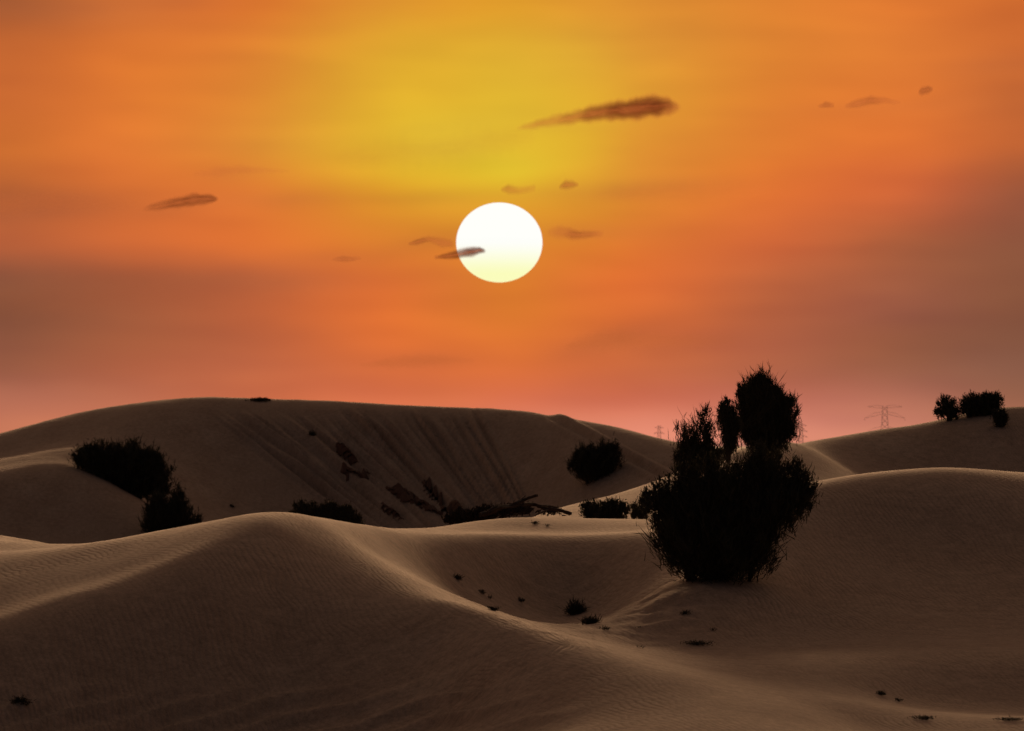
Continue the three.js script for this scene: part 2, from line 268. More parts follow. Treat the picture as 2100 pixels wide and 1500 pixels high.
function height(x, z) { // ground height at a place
  const range = Math.max(0.01, Math.hypot(x, z)), ahead = z < -1e-3;
  const b = ahead ? 1050 + x / -z / UNIT : 1e6, off = Math.abs(b - 1050);
  const plain = lerp(EYE - 1.75, -2.6, smooth(90, 260, range)) + 0.5 * smooth(5, 60, range) * fbm(x / 37, z / 37, 3) + smooth(100, 400, range) * 1.2 * fbm(x / 140 + 5, z / 140, 2);
  const seen = ahead ? (1 - smooth(1700, 3400, off)) * smooth(36, 45, range) * (1 - smooth(330, 360, range)) : 0;
  if (seen <= 0) return plain;
  const v = V(range), rise = surveyed(U(b), v) / 1000, e = HORIZON - rise / UNIT;
  let y = EYE + rise * range;
  // wind-worn swells
  y += 0.012 * fbm(x / 1.3 + 3, z / 3.1, 3) * smooth(50, 58, range) * (1 - smooth(200, 260, range)) + 0.02 * fbm(x / 5, z / 8, 3) * smooth(200, 270, range);
  if (range < 90) {
    // long low drifts crossing the foot of the near dune
    const foot = smooth(1380, 1470, e) * (1 - smooth(900, 1300, b));
    if (foot > 0) { const q = (e - 1440 + (b - 700) * 0.28) / 46; y += foot * 0.05 * Math.pow(0.5 + 0.5 * Math.sin(q * 6.28 + 1.5 * noise(b / 160, 3)), 3); }
    // drifts on the gentle back of the left dune
    const back = smooth(-200, 60, 260 - b) * smooth(1080, 1120, e) * (1 - smooth(1190, 1260, e));
    if (back > 0) y += back * 0.06 * noise(x / 2.2 + 0.4, z / 2.4 + 7);
    // trodden sand on the shoulder and broken ground round the big shrub
    const trod = Math.exp(-(((b - 1180) / 260) ** 2) - ((e - 1285 - (b - 1180) * 0.16) / 42) ** 2), rough = Math.exp(-(((b - 1385) / 120) ** 2) - ((e - 1250) / 62) ** 2);
    y += 0.016 * trod * fbm(x / 0.16, z / 0.5, 3) + 0.06 * rough * fbm(x / 0.26, z / 0.4, 4);
  } else if (range > 270 && range < 305) {
    // sand slides on the big dune, fanning from one foot
    const a = Math.atan2(1495 - e, b - 1320) * 57.3, d = Math.hypot(1495 - e, b - 1320), wander = 3 * noise(a / 3, 4);
    const edge = smooth(114, 121, a + wander) * (1 - smooth(141, 147, a + wander)) * smooth(836, 880, e + 30 * noise(a / 2.2, 9)) * (1 - smooth(296.5, 298, range));
    if (edge > 0) {
      const n1 = 1 - Math.abs(noise(a / 1.7, d / 700)) * 2, n2 = 1 - Math.abs(noise(a / 0.62 + 31, d / 300)) * 2;
      y += edge * (0.28 * n1 + 0.16 * n2 - 0.2) * (0.8 + 0.4 * noise(a / 4, d / 160));
    }
    // two sand runs down the right-hand end
    const run = smooth(1100, 1160, b) * (1 - smooth(1370, 1400, b)), q = e - 850 - (b - 1140) * 0.53;
    if (run > 0) y += run * 0.11 * (Math.exp(-((q / 7) ** 2)) + 0.7 * Math.exp(-(((q - 26) / 8) ** 2)) - 0.6 * Math.exp(-(((q - 13) / 6) ** 2)));
    // fine texture of the slip face
    y += 0.02 * fbm(x / 0.9, z / 1.6, 3);
  }
  return lerp(plain, y, seen);
}
const groundAt = (x, z) => new THREE.Vector3(x, height(x, z), z);
function onGround(b, e, from = 50, to = 310) { // where a line of sight first meets the sand
  const k = (b - 1050) * UNIT, t = (HORIZON - e) * UNIT;
  for (let r = from; r < to; r += r < 140 ? 0.1 : 0.25) { const h = height(k * r, -r); if (h >= EYE + t * r) return groundAt(k * r, -r); }
  return null;
}

function tile(size, f, srgb) {
  const d = new Uint8Array(size * size * 4);
  for (let y = 0; y < size; y++) for (let x = 0; x < size; x++) { const c = f(x / size, y / size), o = (y * size + x) * 4; for (let k = 0; k < 3; k++) d[o + k] = clamp(c[k] ?? c[0], 0, 1) * 255; d[o + 3] = 255; }
  const t = new THREE.DataTexture(d, size, size);
  t.wrapS = t.wrapT = THREE.RepeatWrapping; t.magFilter = THREE.LinearFilter; t.minFilter = THREE.LinearMipmapLinearFilter;
  if (srgb) t.colorSpace = THREE.SRGBColorSpace;
  t.needsUpdate = true; return t;
}
const tiling = (u, v, n, f) => { // noise that repeats after one tile
  const a = f(u * n, v * n), b = f((u - 1) * n, v * n), c = f(u * n, (v - 1) * n), d = f((u - 1) * n, (v - 1) * n);
  return lerp(lerp(a, b, u), lerp(c, d, u), v);
};
const TILE = 5; // metres
const sandColor = tile(1024, (u, v) => {
  const coarse = tiling(u, v, 6, (x, y) => fbm(x, y, 4)), speck = hash(Math.round(u * 1024), Math.round(v * 1024) + 5000) - 0.5, grain = hash(Math.round(u * 512), Math.round(v * 512)) - 0.5;
  const mottle = tiling(u, v, 110, (x, y) => fbm(x, y, 2)) + 0.5 * tiling(u, v, 37, (x, y) => noise(x + 3, y));
  const k = 0.90 + 0.10 * coarse + 0.20 * mottle + 0.10 * speck + 0.10 * grain;
  return [k, k * (0.99 + 0.03 * coarse), k * (0.98 + 0.05 * coarse)];
}, true);
const sandBump = tile(1024, (u, v) => {
  const warp = tiling(u, v, 9, (x, y) => fbm(x, y, 3)) * 0.055, strength = clamp(0.55 + 0.9 * tiling(u, v, 5, (x, y) => fbm(x + 50, y, 2)));
  const q = (u * 102 - v * 20) + warp * 60, s = Math.sin(q * 6.2831853), ripple = 0.5 + 0.5 * (s + 0.25 * Math.sin(2 * q * 6.2831853 + 1));
  return [0.5 + 0.42 * (ripple - 0.5) * strength + 0.16 * tiling(u, v, 60, (x, y) => fbm(x + 9, y, 2)) + 0.10 * (hash(Math.round(u * 1024), Math.round(v * 1024)) - 0.5)];
});
const sand = new THREE.MeshStandardMaterial({ color: new THREE.Color().setRGB(0.585, 0.392, 0.258), map: sandColor, bumpMap: sandBump, bumpScale: 0.012, roughness: 0.95 });
{
  const cols = [], rows = [];
  const inner = (b0, b1, db) => { for (let b = b0; b < b1 - 1e-6; b += db) cols.push(Math.atan((b - 1050) * UNIT)); };
  for (let a = -Math.PI; a < -0.2; a += 0.12) cols.push(a);
  inner(-2800, -400, 30); inner(-400, 2500, 5); inner(2500, 4900, 30);
  for (let a = 0.22; a < Math.PI; a += 0.12) cols.push(a);
  const span = (r0, r1, dv) => { const n = Math.ceil(25 * Math.log(r1 / r0) / dv); for (let i = 0; i < n; i++) rows.push(r0 * Math.pow(r1 / r0, i / n)); };
  span(1, 30, 2.5); span(30, 54, 0.4); span(54, 85, 0.026); span(85, 137, 0.05); span(137, 274, 0.4); span(274, 302, 0.0085); span(302, 400, 0.3); span(400, 60000, 3);
  rows.push(60000);
  const nc = cols.length, nr = rows.length, P = new Float32Array((nc * nr + 1) * 3), T = new Float32Array((nc * nr + 1) * 2), I = new Uint32Array(((nr - 1) * nc * 2 + nc) * 3);
  for (let j = 0; j < nr; j++) for (let i = 0; i < nc; i++) {
    const x = Math.sin(cols[i]) * rows[j], z = -Math.cos(cols[i]) * rows[j], o = j * nc + i;
    P[o * 3] = x; P[o * 3 + 1] = height(x, z); P[o * 3 + 2] = z; T[o * 2] = x / TILE; T[o * 2 + 1] = z / TILE;
  }
  const mid = nc * nr; P[mid * 3 + 1] = height(0, -0.01);
  let k = 0;
  for (let i = 0; i < nc; i++) { const n = (i + 1) % nc; I[k++] = mid; I[k++] = n; I[k++] = i; }
  for (let j = 0; j < nr - 1; j++) for (let i = 0; i < nc; i++) { const n = (i + 1) % nc, a = j * nc + i, b = j * nc + n, c = a + nc, d = b + nc; I[k++] = a; I[k++] = b; I[k++] = c; I[k++] = b; I[k++] = d; I[k++] = c; }
  const g = new THREE.BufferGeometry();
  g.setAttribute('position', new THREE.BufferAttribute(P, 3)); g.setAttribute('uv', new THREE.BufferAttribute(T, 2)); g.setIndex(new THREE.BufferAttribute(I, 1)); g.computeVertexNormals();
  console.log('dunes', nc, nr, k / 3, 'spots', spots.length);
  const dunes = shadows(new THREE.Mesh(g, sand)); dunes.name = 'desert_dunes'; dunes.userData = { kind: 'structure', label: 'rolling brown sand dunes reaching to the horizon' };
  scene.add(dunes);
}
// ---------------------------------------------------------------- shrubs
const leafGreen = new THREE.MeshStandardMaterial({ color: new THREE.Color().setRGB(0.072, 0.066, 0.034), roughness: 0.9, vertexColors: true });
const bark = new THREE.MeshStandardMaterial({ color: new THREE.Color().setRGB(0.075, 0.052, 0.034), roughness: 0.95 });
const deadWood = new THREE.MeshStandardMaterial({ color: new THREE.Color().setRGB(0.05, 0.034, 0.024), roughness: 0.95 });
class Strands { // many thin tapering twigs in one geometry
  constructor() { this.p = []; this.n = []; this.c = []; this.i = []; }
  add(a, b, c, w, tone) { // from a over b to c, three-sided, ending in a point
    const axis = c.clone().sub(a).normalize(), s = new THREE.Vector3(rand() - 0.5, rand() - 0.5, rand() - 0.5).cross(axis).normalize(), t = axis.clone().cross(s), o = this.p.length / 3;
    for (const [q, r] of [[a, w], [b, w * 0.8]]) for (let k = 0; k < 3; k++) {
      const x = Math.cos(k * 2.0944), y = Math.sin(k * 2.0944), n = [s.x * x + t.x * y, s.y * x + t.y * y, s.z * x + t.z * y];
      this.p.push(q.x + n[0] * r, q.y + n[1] * r, q.z + n[2] * r); this.n.push(...n); this.c.push(tone, tone, tone);
    }
    this.p.push(c.x, c.y, c.z); this.n.push(axis.x, axis.y, axis.z); this.c.push(tone, tone, tone);
    for (let k = 0; k < 3; k++) { const m = (k + 1) % 3; this.i.push(o + k, o + m, o + 3 + k, o + m, o + 3 + m, o + 3 + k, o + 3 + k, o + 3 + m, o + 6); }
  }
  geometry() {
    const g = new THREE.BufferGeometry();
    g.setAttribute('position', new THREE.Float32BufferAttribute(this.p, 3)); g.setAttribute('normal', new THREE.Float32BufferAttribute(this.n, 3)); g.setAttribute('color', new THREE.Float32BufferAttribute(this.c, 3)); g.setIndex(this.i);
    return g;
  }
}
function limb(points, r0, r1, sides = 7, rough = 0.12) { // a tapering, slightly knotty branch
  const curve = new THREE.CatmullRomCurve3(points), n = Math.max(6, points.length * 5), frames = curve.computeFrenetFrames(n), P = [], I = [];
  for (let i = 0; i <= n; i++) {
    const c = curve.getPoint(i / n), r = lerp(r0, r1, i / n);
    for (let k = 0; k < sides; k++) { const a = k / sides * 6.2832, q = r * (1 + rough * noise(i * 0.7 + points[0].x * 9, k * 1.7)); P.push(...c.clone().addScaledVector(frames.normals[i], Math.cos(a) * q).addScaledVector(frames.binormals[i], Math.sin(a) * q).toArray()); }
  }
  for (let i = 0; i < n; i++) for (let k = 0; k < sides; k++) { const m = (k + 1) % sides, a = i * sides + k, b = i * sides + m; I.push(a, a + sides, b, b, a + sides, b + sides); }
  for (const [at, flip] of [[0, 0], [n, 1]]) { const c = P.length / 3; P.push(...curve.getPoint(at / n).toArray()); for (let k = 0; k < sides; k++) { const a = at * sides + k, b = at * sides + (k + 1) % sides; flip ? I.push(c, a, b) : I.push(c, b, a); } }
  const g = new THREE.BufferGeometry(); g.setAttribute('position', new THREE.Float32BufferAttribute(P, 3)); g.setIndex(I); g.computeVertexNormals(); return g;
}
// A broom-like desert shrub. lobes: bearing, elevation, half width, half height, twigs; all seen at the root's range.
function shrub(name, label, root, lobes, { group, category = 'shrub', twig = 0.0055, upright = 0.5, loose = 0.3, feather = 0.18, fill = 0.45, long = 0.5, deep = 0.85, stems = 4, material = leafGreen, roots, clumps = 5 } = {}) {
  const range = -root.z, unit = range * UNIT, o = thing(name, label, category, root, group), strands = new Strands(), up = new THREE.Vector3(0, 1, 0);
  const bRoot = 1050 + root.x / range / UNIT, eRoot = HORIZON - (root.y - EYE) / range / UNIT;
  const rootsAt = (roots ?? [bRoot]).map((b) => { const p = new THREE.Vector3((b - bRoot) * unit, 0, 0); p.y = height(root.x + p.x, root.z) - root.y; return p; });
  let k = 0;
  const tufts = lobes.flatMap(([b, e, rb, re, count]) => Array.from({ length: clumps }, () => { const a = Math.PI * (0.12 + 0.76 * rand() + (rand() < 0.3 ? rand() - 0.5 : 0)), q = 0.22 + 0.26 * rand(); return [b + Math.cos(a) * rb * 0.84, e - Math.sin(a) * re * 0.84, rb * q, re * q * 1.35, Math.round(count * q * q * 0.6)]; }));
  for (const [b, e, rb, re, count] of [...lobes, ...tufts]) {
    const c = new THREE.Vector3((b - bRoot) * unit, (eRoot - e) * unit, 0), from = rootsAt.reduce((a, q) => (Math.abs(q.x - c.x) < Math.abs(a.x - c.x) ? q : a));
    const shape = new THREE.Vector3(), sprays = Math.round(count * 1.6 * (1 - fill) / 30), singles = Math.round(count * 1.6 * fill);
    for (let i = 0; i < sprays + singles; i++) { // sprays of twigs that fan out from the ends of the branches, and single twigs between them
      const perSpray = i < sprays ? 30 : 1, d = new THREE.Vector3(gauss(), gauss(), gauss()).normalize(), q = Math.pow(rand(), 0.55) * (1 + feather * clamp(gauss(), -2, 1.6));
      shape.set(rb, re, rb * deep).multiplyScalar(unit * q);
      const head = c.clone().add(d.multiply(shape)), floor = height(root.x + head.x, root.z + head.z) - root.y;
      if (head.y < floor + 0.01) continue;
      const dir = head.clone().sub(from).normalize().multiplyScalar(1 - upright).addScaledVector(up, upright).add(new THREE.Vector3(gauss(), gauss() * 0.4, gauss()).multiplyScalar(loose)).normalize();
      const size = long * re * unit * (0.6 + 0.9 * rand()), spread = 0.2 + 0.3 * rand(), tone = 0.6 + 0.6 * rand();
      for (let n = 0; n < perSpray; n++) {
        const start = head.clone().addScaledVector(dir, size * (rand() * 0.75 - 0.8)).add(new THREE.Vector3(gauss(), gauss(), gauss()).multiplyScalar(size * 0.1));
        const aim = dir.clone().add(new THREE.Vector3(gauss(), gauss(), gauss()).multiplyScalar(spread)).normalize(), len = size * (0.3 + 0.5 * rand()), tip = start.clone().addScaledVector(aim, len);
        if (start.y < floor - 0.03) start.y = floor - 0.03;
        if (tip.y < floor) continue;
        strands.add(start, start.clone().lerp(tip, 0.55).add(new THREE.Vector3(gauss(), 0, gauss()).multiplyScalar(len * 0.05)), tip, twig * (0.32 + 0.5 * rand()), tone * (0.8 + 0.4 * rand()));
      }
    }
    if (k++ < stems) part('stem', limb([from.clone().setY(from.y - 0.06), from.clone().lerp(c, 0.35).add(new THREE.Vector3(gauss() * 0.02, 0.02, gauss() * 0.04)), from.clone().lerp(c, 0.8)], twig * 3.4, twig * 1.2, 6), bark, o);
  }
  part('foliage', strands.geometry(), material, o);
  return o;
}
const rootAt = (b, range) => groundAt((b - 1050) * UNIT * range, -range);

// the big shrub in the bowl
shrub('desert_shrub', 'largest dark shrub, broad and dense, in the hollow right of centre', onGround(1480, 1192), [
  [1470, 1085, 122, 92, 6200], [1475, 1148, 92, 48, 3000], [1400, 1110, 54, 58, 1500], [1400, 1045, 62, 62, 2200], [1560, 1040, 78, 76, 2800], [1372, 1012, 40, 34, 800], [1480, 990, 88, 56, 2600], [1572, 968, 44, 52, 1100], [1612, 1030, 50, 48, 1400], [1636, 990, 34, 44, 800], [1345, 1032, 34, 26, 520], [1656, 1008, 22, 34, 360], [1370, 1080, 34, 44, 700], [1540, 1110, 60, 66, 1600],
], { twig: 0.005, upright: 0.38, loose: 0.3, feather: 0.2, fill: 0.55, long: 0.55, stems: 6, clumps: 5, roots: [1415, 1450, 1490, 1535] });
// on the ridge behind it
const RIDGE = { group: 'shrubs on the ridge behind the largest shrub' };
shrub('desert_shrub', 'tallest shrub on the ridge, upright and brush-like against the sky', rootAt(1570, 126), [
  [1562, 838, 44, 62, 3600], [1560, 800, 34, 30, 1000], [1608, 856, 27, 44, 1300], [1526, 812, 14, 26, 420], [1575, 895, 40, 40, 1500], [1545, 870, 30, 40, 1200],
], { ...RIDGE, twig: 0.0075, upright: 0.62, long: 0.75, roots: [1555, 1575, 1592] });
shrub('desert_shrub', 'narrow shrub on the ridge, left of the tallest one', rootAt(1494, 124), [[1490, 852, 19, 30, 1100], [1497, 890, 18, 36, 1000]], { ...RIDGE, twig: 0.0075, upright: 0.7, long: 0.7 });
shrub('desert_shrub', 'loose wispy shrub on the ridge with sky showing through, left of the narrow one', rootAt(1430, 121), [[1425, 884, 36, 40, 330], [1450, 868, 14, 36, 190], [1400, 905, 20, 34, 170], [1440, 932, 50, 30, 1500], [1402, 948, 24, 24, 500]], { ...RIDGE, twig: 0.007, upright: 0.68, long: 0.95, roots: [1410, 1432, 1452] });
// left slope
shrub('desert_shrub', 'wide rounded black-green shrub on the left slope of the big dune', rootAt(235, 282.5), [[205, 950, 56, 40, 2600], [262, 962, 70, 54, 4200], [310, 974, 46, 42, 2400], [275, 1000, 40, 32, 1400], [180, 940, 28, 26, 800]], { twig: 0.021, upright: 0.35, long: 0.5, roots: [180, 215, 250, 285, 320], deep: 0.6 });
shrub('desert_shrub', 'spiky shrub standing below the wide rounded one at left', rootAt(335, 277.6), [[332, 1062, 36, 40, 2000], [366, 1040, 20, 34, 700], [394, 1072, 18, 24, 450], [325, 1085, 34, 26, 900]], { twig: 0.02, upright: 0.55, long: 0.8, roots: [325, 345, 380] });
// behind the near crest
const CREST = { group: 'low bushes showing above the crest of the near dune', twig: 0.011, upright: 0.55, long: 0.8 };
shrub('low_bush', 'small low bush, leftmost of the row behind the near crest', rootAt(628, 150), [[618, 1052, 26, 20, 900], [636, 1050, 16, 22, 500], [630, 1085, 34, 34, 700]], CREST);
shrub('low_bush', 'small low bush, middle one of the row behind the near crest', rootAt(672, 150), [[672, 1054, 22, 22, 900], [655, 1062, 18, 16, 400], [672, 1090, 30, 34, 600]], CREST);
shrub('low_bush', 'small low bush, rightmost of the row behind the near crest', rootAt(712, 150), [[706, 1060, 28, 20, 1000], [728, 1068, 18, 14, 500], [712, 1092, 30, 32, 600]], CREST);
// middle distance
shrub('desert_shrub', 'rounded shrub alone on the right end of the big dune', onGround(1228, 985, 150), [[1222, 950, 48, 40, 2600], [1245, 935, 30, 30, 900], [1200, 955, 30, 30, 700]], { twig: 0.02, upright: 0.4, long: 0.6, roots: [1205, 1230, 1250], deep: 0.6 });
shrub('low_bush', 'low dark bush between the logs and the largest shrub', rootAt(1240, 89), [[1225, 1048, 34, 20, 1300], [1258, 1046, 30, 20, 1200], [1240, 1068, 44, 18, 900]], { twig: 0.0062, upright: 0.4, long: 0.7, roots: [1220, 1245, 1265] });
shrub('low_bush', 'thin bush tucked against the left edge of the largest shrub', rootAt(1316, 86), [[1310, 1045, 20, 18, 500], [1325, 1030, 12, 26, 220]], { twig: 0.0052, upright: 0.6, long: 0.9 });
// right skyline
const SKYLINE = { group: 'bushes on the right skyline', twig: 0.0085, upright: 0.35, long: 0.6 };
shrub('skyline_bush', 'round bush on the right skyline, leftmost of its row', rootAt(1944, 136.2), [[1942, 836, 22, 22, 1000], [1958, 846, 16, 15, 400]], SKYLINE);
shrub('skyline_bush', 'bush on the right skyline, second from the left', rootAt(1988, 136.2), [[1988, 828, 24, 20, 1100], [1994, 840, 22, 16, 700]], SKYLINE);
shrub('skyline_bush', 'widest bush of the row on the right skyline', rootAt(2026, 136.2), [[2020, 826, 28, 19, 1300], [2042, 824, 18, 18, 600], [2022, 842, 28, 14, 800]], SKYLINE);
shrub('low_bush', 'small dim bush just below the right skyline row', onGround(2052, 878, 100), [[2052, 858, 16, 20, 900]], SKYLINE);
shrub('low_bush', 'flat scrub patch on the skyline of the big dune', rootAt(532, 298.6), [[532, 820, 20, 4, 450], [528, 822, 24, 3, 300]], { twig: 0.018, upright: 0.3, long: 1.2 });

// tufts on the near sand
const TUFTS = [
  [936, 1188, 13, 7, 'tiny dark tuft highest up on the near slope'], [984, 1219, 13, 7, 'tiny tuft on the near slope, below the highest one'], [1001, 1229, 10, 5, 'faint tuft just right of another on the near slope'],
  [1008, 1252, 18, 6, 'flat dark tuft on the bright shoulder of the near dune'], [1066, 1234, 12, 6, 'tiny tuft at the foot of the hollow, left of the leafy one'],
  [1182, 1262, 26, 20, 'largest leafy tuft at the bottom of the hollow'], [1212, 1280, 22, 11, 'low tuft trailing right from the leafy one in the hollow'], [1240, 1294, 14, 6, 'sparse end of the trailing tuft in the hollow'],
  [1428, 1324, 38, 7, 'long flat tuft on the lip below the largest shrub'], [1310, 1292, 10, 5, 'tiny sprig left of the lip below the largest shrub'], [1310, 1330, 12, 4, 'flat sprig on the sand below the lip'],
  [1646, 1300, 9, 4, 'tiny sprig on the pale sand right of the lip'], [1405, 1262, 14, 7, 'small tuft in the broken ground below the largest shrub'], [1462, 1296, 12, 5, 'small sprig nearest the lip in the broken ground'],
  [1890, 1478, 28, 7, 'flat tuft at the bottom right of the near sand'], [2072, 1480, 36, 6, 'long flat tuft at the bottom right corner'], [1805, 1426, 14, 6, 'faint sprig in the dark fold at lower right'], [1842, 1440, 12, 5, 'faint sprig beside another in the dark fold at lower right'],
  [42, 1444, 22, 10, 'dim tuft at the bottom left corner'], [1096, 1076, 12, 5, 'tiny tuft on the sand in front of the logs'], [1122, 1081, 10, 4, 'tiny sprig on the sand right of another in front of the logs'],
  [640, 893, 9, 6, 'dark speck of scrub high on the big dune face'], [766, 916, 8, 5, 'speck of scrub near the middle of the big dune face'], [474, 1044, 8, 6, 'lone speck of scrub low on the big dune at left'],
];
for (const [b, e, w, h, label] of TUFTS) {
  const at = onGround(b, e); if (!at) continue;
  const far = -at.z > 150;
  shrub('sand_tuft', label, at, [[b, e - h * 0.5, w, h, far ? 300 : Math.round(120 + w * h * 1.6)]], { category: 'tuft', group: 'tufts scattered over the sand', twig: far ? 0.012 : 0.0034, upright: 0.25, long: 1.1, stems: 0, deep: 0.7, clumps: 0, fill: 0.9 });
}

// ---------------------------------------------------------------- dead wood on the mound
{
  const at = (b, e, r) => station(b, e, r), ground = (b, r, lift = 0) => { const p = rootAt(b, r); p.y += lift; return p; };
  const local = (o, pts) => pts.map((p) => p.clone().sub(o.position));
  const a = thing('dead_log', 'dead log propped up at an angle on the sandy mound', 'log', ground(1000, 82));
  const lean = [at(985, 1056, 82.1), at(1008, 1050, 82.2), at(1030, 1040, 82), at(1052, 1037, 81.8), at(1076, 1025, 81.9), at(1102, 1016, 81.8)];
  part('trunk', limb(local(a, lean), 0.021, 0.012, 9, 0.6), deadWood, a);
  part('branch', limb(local(a, [at(1030, 1041, 81.9), at(1050, 1040, 81.7), at(1072, 1036, 81.6)]), 0.012, 0.005, 7, 0.3), deadWood, a);
  part('branch', limb(local(a, [at(1058, 1032, 81.9), at(1070, 1024, 82.0), at(1078, 1017, 82.1)]), 0.010, 0.004, 7, 0.3), deadWood, a);
  part('branch', limb(local(a, [at(1000, 1050, 82), at(1016, 1040, 82.1), at(1030, 1036, 82.2)]), 0.012, 0.005, 7, 0.3), deadWood, a);
  const c = thing('dead_log', 'dead log lying flat, sloping down to the right on the mound', 'log', ground(1120, 82));
  part('trunk', limb(local(c, [at(1072, 1034, 81.7), at(1094, 1035, 81.9), at(1118, 1043, 81.8), at(1144, 1046, 81.9), at(1170, 1054, 82)]), 0.014, 0.016, 9, 0.6), deadWood, c);
  part('branch', limb(local(c, [at(1110, 1038, 81.8), at(1126, 1038, 81.6), at(1142, 1041, 81.5)]), 0.010, 0.004, 7, 0.3), deadWood, c);
  part('branch', limb(local(c, [at(1130, 1043, 81.9), at(1116, 1049, 81.7), at(1100, 1056, 81.5)]), 0.010, 0.005, 7, 0.3), deadWood, c);
  const d = thing('broken_wood', 'short broken piece of wood under the propped log', 'wood', ground(1045, 80.5));
  part('trunk', limb(local(d, [ground(1034, 80.5, 0.012), ground(1047, 80.5, 0.022), ground(1058, 80.4, 0.012)]), 0.018, 0.013, 8, 0.3), deadWood, d);
  shrub('dead_brush', 'tangle of dead brushwood at the left end of the logs', ground(965, 83), [[965, 1058, 46, 12, 520], [1005, 1050, 34, 12, 380], [932, 1064, 24, 9, 200], [1060, 1044, 40, 10, 300], [1130, 1048, 34, 7, 140]], { category: 'brushwood', twig: 0.009, upright: 0.1, long: 1.8, stems: 0, material: new THREE.MeshStandardMaterial({ color: deadWood.color, roughness: 0.95, vertexColors: true }) });
}

// ---------------------------------------------------------------- broken crust on the big dune's face
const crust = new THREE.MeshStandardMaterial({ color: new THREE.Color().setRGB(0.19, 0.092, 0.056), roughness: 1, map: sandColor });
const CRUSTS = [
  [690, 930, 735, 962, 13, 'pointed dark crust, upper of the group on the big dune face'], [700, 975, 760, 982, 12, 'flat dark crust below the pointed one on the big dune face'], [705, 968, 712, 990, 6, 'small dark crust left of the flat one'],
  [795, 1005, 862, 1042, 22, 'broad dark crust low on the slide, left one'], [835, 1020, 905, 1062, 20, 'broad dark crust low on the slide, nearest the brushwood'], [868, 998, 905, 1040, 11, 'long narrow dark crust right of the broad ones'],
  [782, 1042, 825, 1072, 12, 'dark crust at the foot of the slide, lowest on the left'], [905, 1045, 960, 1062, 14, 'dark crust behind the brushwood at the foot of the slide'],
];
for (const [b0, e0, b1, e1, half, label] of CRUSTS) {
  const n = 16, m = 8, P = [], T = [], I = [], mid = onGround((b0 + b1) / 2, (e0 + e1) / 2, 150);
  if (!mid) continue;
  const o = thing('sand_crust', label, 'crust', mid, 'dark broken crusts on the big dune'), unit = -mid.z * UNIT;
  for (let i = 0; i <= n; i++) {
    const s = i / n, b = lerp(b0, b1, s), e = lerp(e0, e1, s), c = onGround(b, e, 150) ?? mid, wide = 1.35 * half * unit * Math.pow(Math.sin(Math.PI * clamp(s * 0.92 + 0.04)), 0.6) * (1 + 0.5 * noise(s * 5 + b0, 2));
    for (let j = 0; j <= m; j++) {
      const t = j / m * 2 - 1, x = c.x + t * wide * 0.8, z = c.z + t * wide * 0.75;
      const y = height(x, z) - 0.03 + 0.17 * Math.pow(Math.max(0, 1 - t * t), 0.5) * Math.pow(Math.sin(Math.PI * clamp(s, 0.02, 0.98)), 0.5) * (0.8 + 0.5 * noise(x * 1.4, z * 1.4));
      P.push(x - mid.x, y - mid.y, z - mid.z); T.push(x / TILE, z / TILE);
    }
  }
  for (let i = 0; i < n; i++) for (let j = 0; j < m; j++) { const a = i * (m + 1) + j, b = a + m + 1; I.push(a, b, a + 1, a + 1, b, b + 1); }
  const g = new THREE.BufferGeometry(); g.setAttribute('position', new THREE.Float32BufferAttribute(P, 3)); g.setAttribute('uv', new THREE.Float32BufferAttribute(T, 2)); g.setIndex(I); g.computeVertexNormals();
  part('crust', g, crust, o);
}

// ---------------------------------------------------------------- far pylons
const steel = new THREE.MeshStandardMaterial({ color: new THREE.Color().setRGB(0.42, 0.40, 0.39), roughness: 0.7 });
const bar = (a, b, w) => { const d = b.clone().sub(a), g = new THREE.BoxGeometry(w, d.length(), w); g.applyQuaternion(new THREE.Quaternion().setFromUnitVectors(new THREE.Vector3(0, 1, 0), d.normalize())); const c = a.clone().add(b).multiplyScalar(0.5); g.translate(c.x, c.y, c.z); return g; };
function pylon(label, b, range, top, arms, w) {
  const at = rootAt(b, range), o = thing('power_pylon', label, 'pylon', at, 'power pylons on the horizon'), H = EYE + (HORIZON - top) * UNIT * range - at.y, v = (x, y, z) => new THREE.Vector3(x, y, z);
  const half = (y) => lerp(H * 0.11, H * 0.045, Math.pow(clamp(y / H), 0.7));
  for (const sx of [-1, 1]) for (const sz of [-1, 1]) part('leg', mergeGeometries([0, 1, 2].map((k) => { const y0 = H * k / 3, y1 = H * (k + 1) / 3; return bar(v(sx * half(y0), y0, sz * half(y0)), v(sx * half(y1), y1, sz * half(y1)), w * 1.3); })), steel, o);
  const braces = [];
  for (let k = 0; k < 8; k++) { const y0 = H * k / 8, y1 = H * (k + 1) / 8, p = half(y0), q = half(y1); for (const s of [-1, 1]) braces.push(bar(v(-p, y0, s * p), v(q, y1, s * q), w), bar(v(p, y0, s * p), v(-q, y1, s * q), w), bar(v(s * p, y0, -p), v(s * q, y1, q), w), bar(v(s * p, y0, p), v(s * q, y1, -q), w)); }
  part('bracing', mergeGeometries(braces), steel, o);
  for (const [y, reach, tip] of arms) {
    const h = half(y * H);
    for (const s of [-1, 1]) {
      const list = [], end = v(s * reach * H, (y + tip) * H, 0), knee = v(s * reach * H * 0.55, (y + 0.05 + tip * 0.35) * H, 0);
      for (const z of [-1, 1]) list.push(bar(v(s * h, y * H, z * h), end, w), bar(v(s * h, (y + 0.045) * H, z * h), knee, w * 0.9));
      list.push(bar(knee, end, w * 0.9));
      const arm = part('crossarm', mergeGeometries(list), steel, o);
      if (range < 6000 && tip < 0) part('insulator', bar(end, v(end.x, end.y - 0.05 * H, 0), w), steel, arm);
    }
  }
}
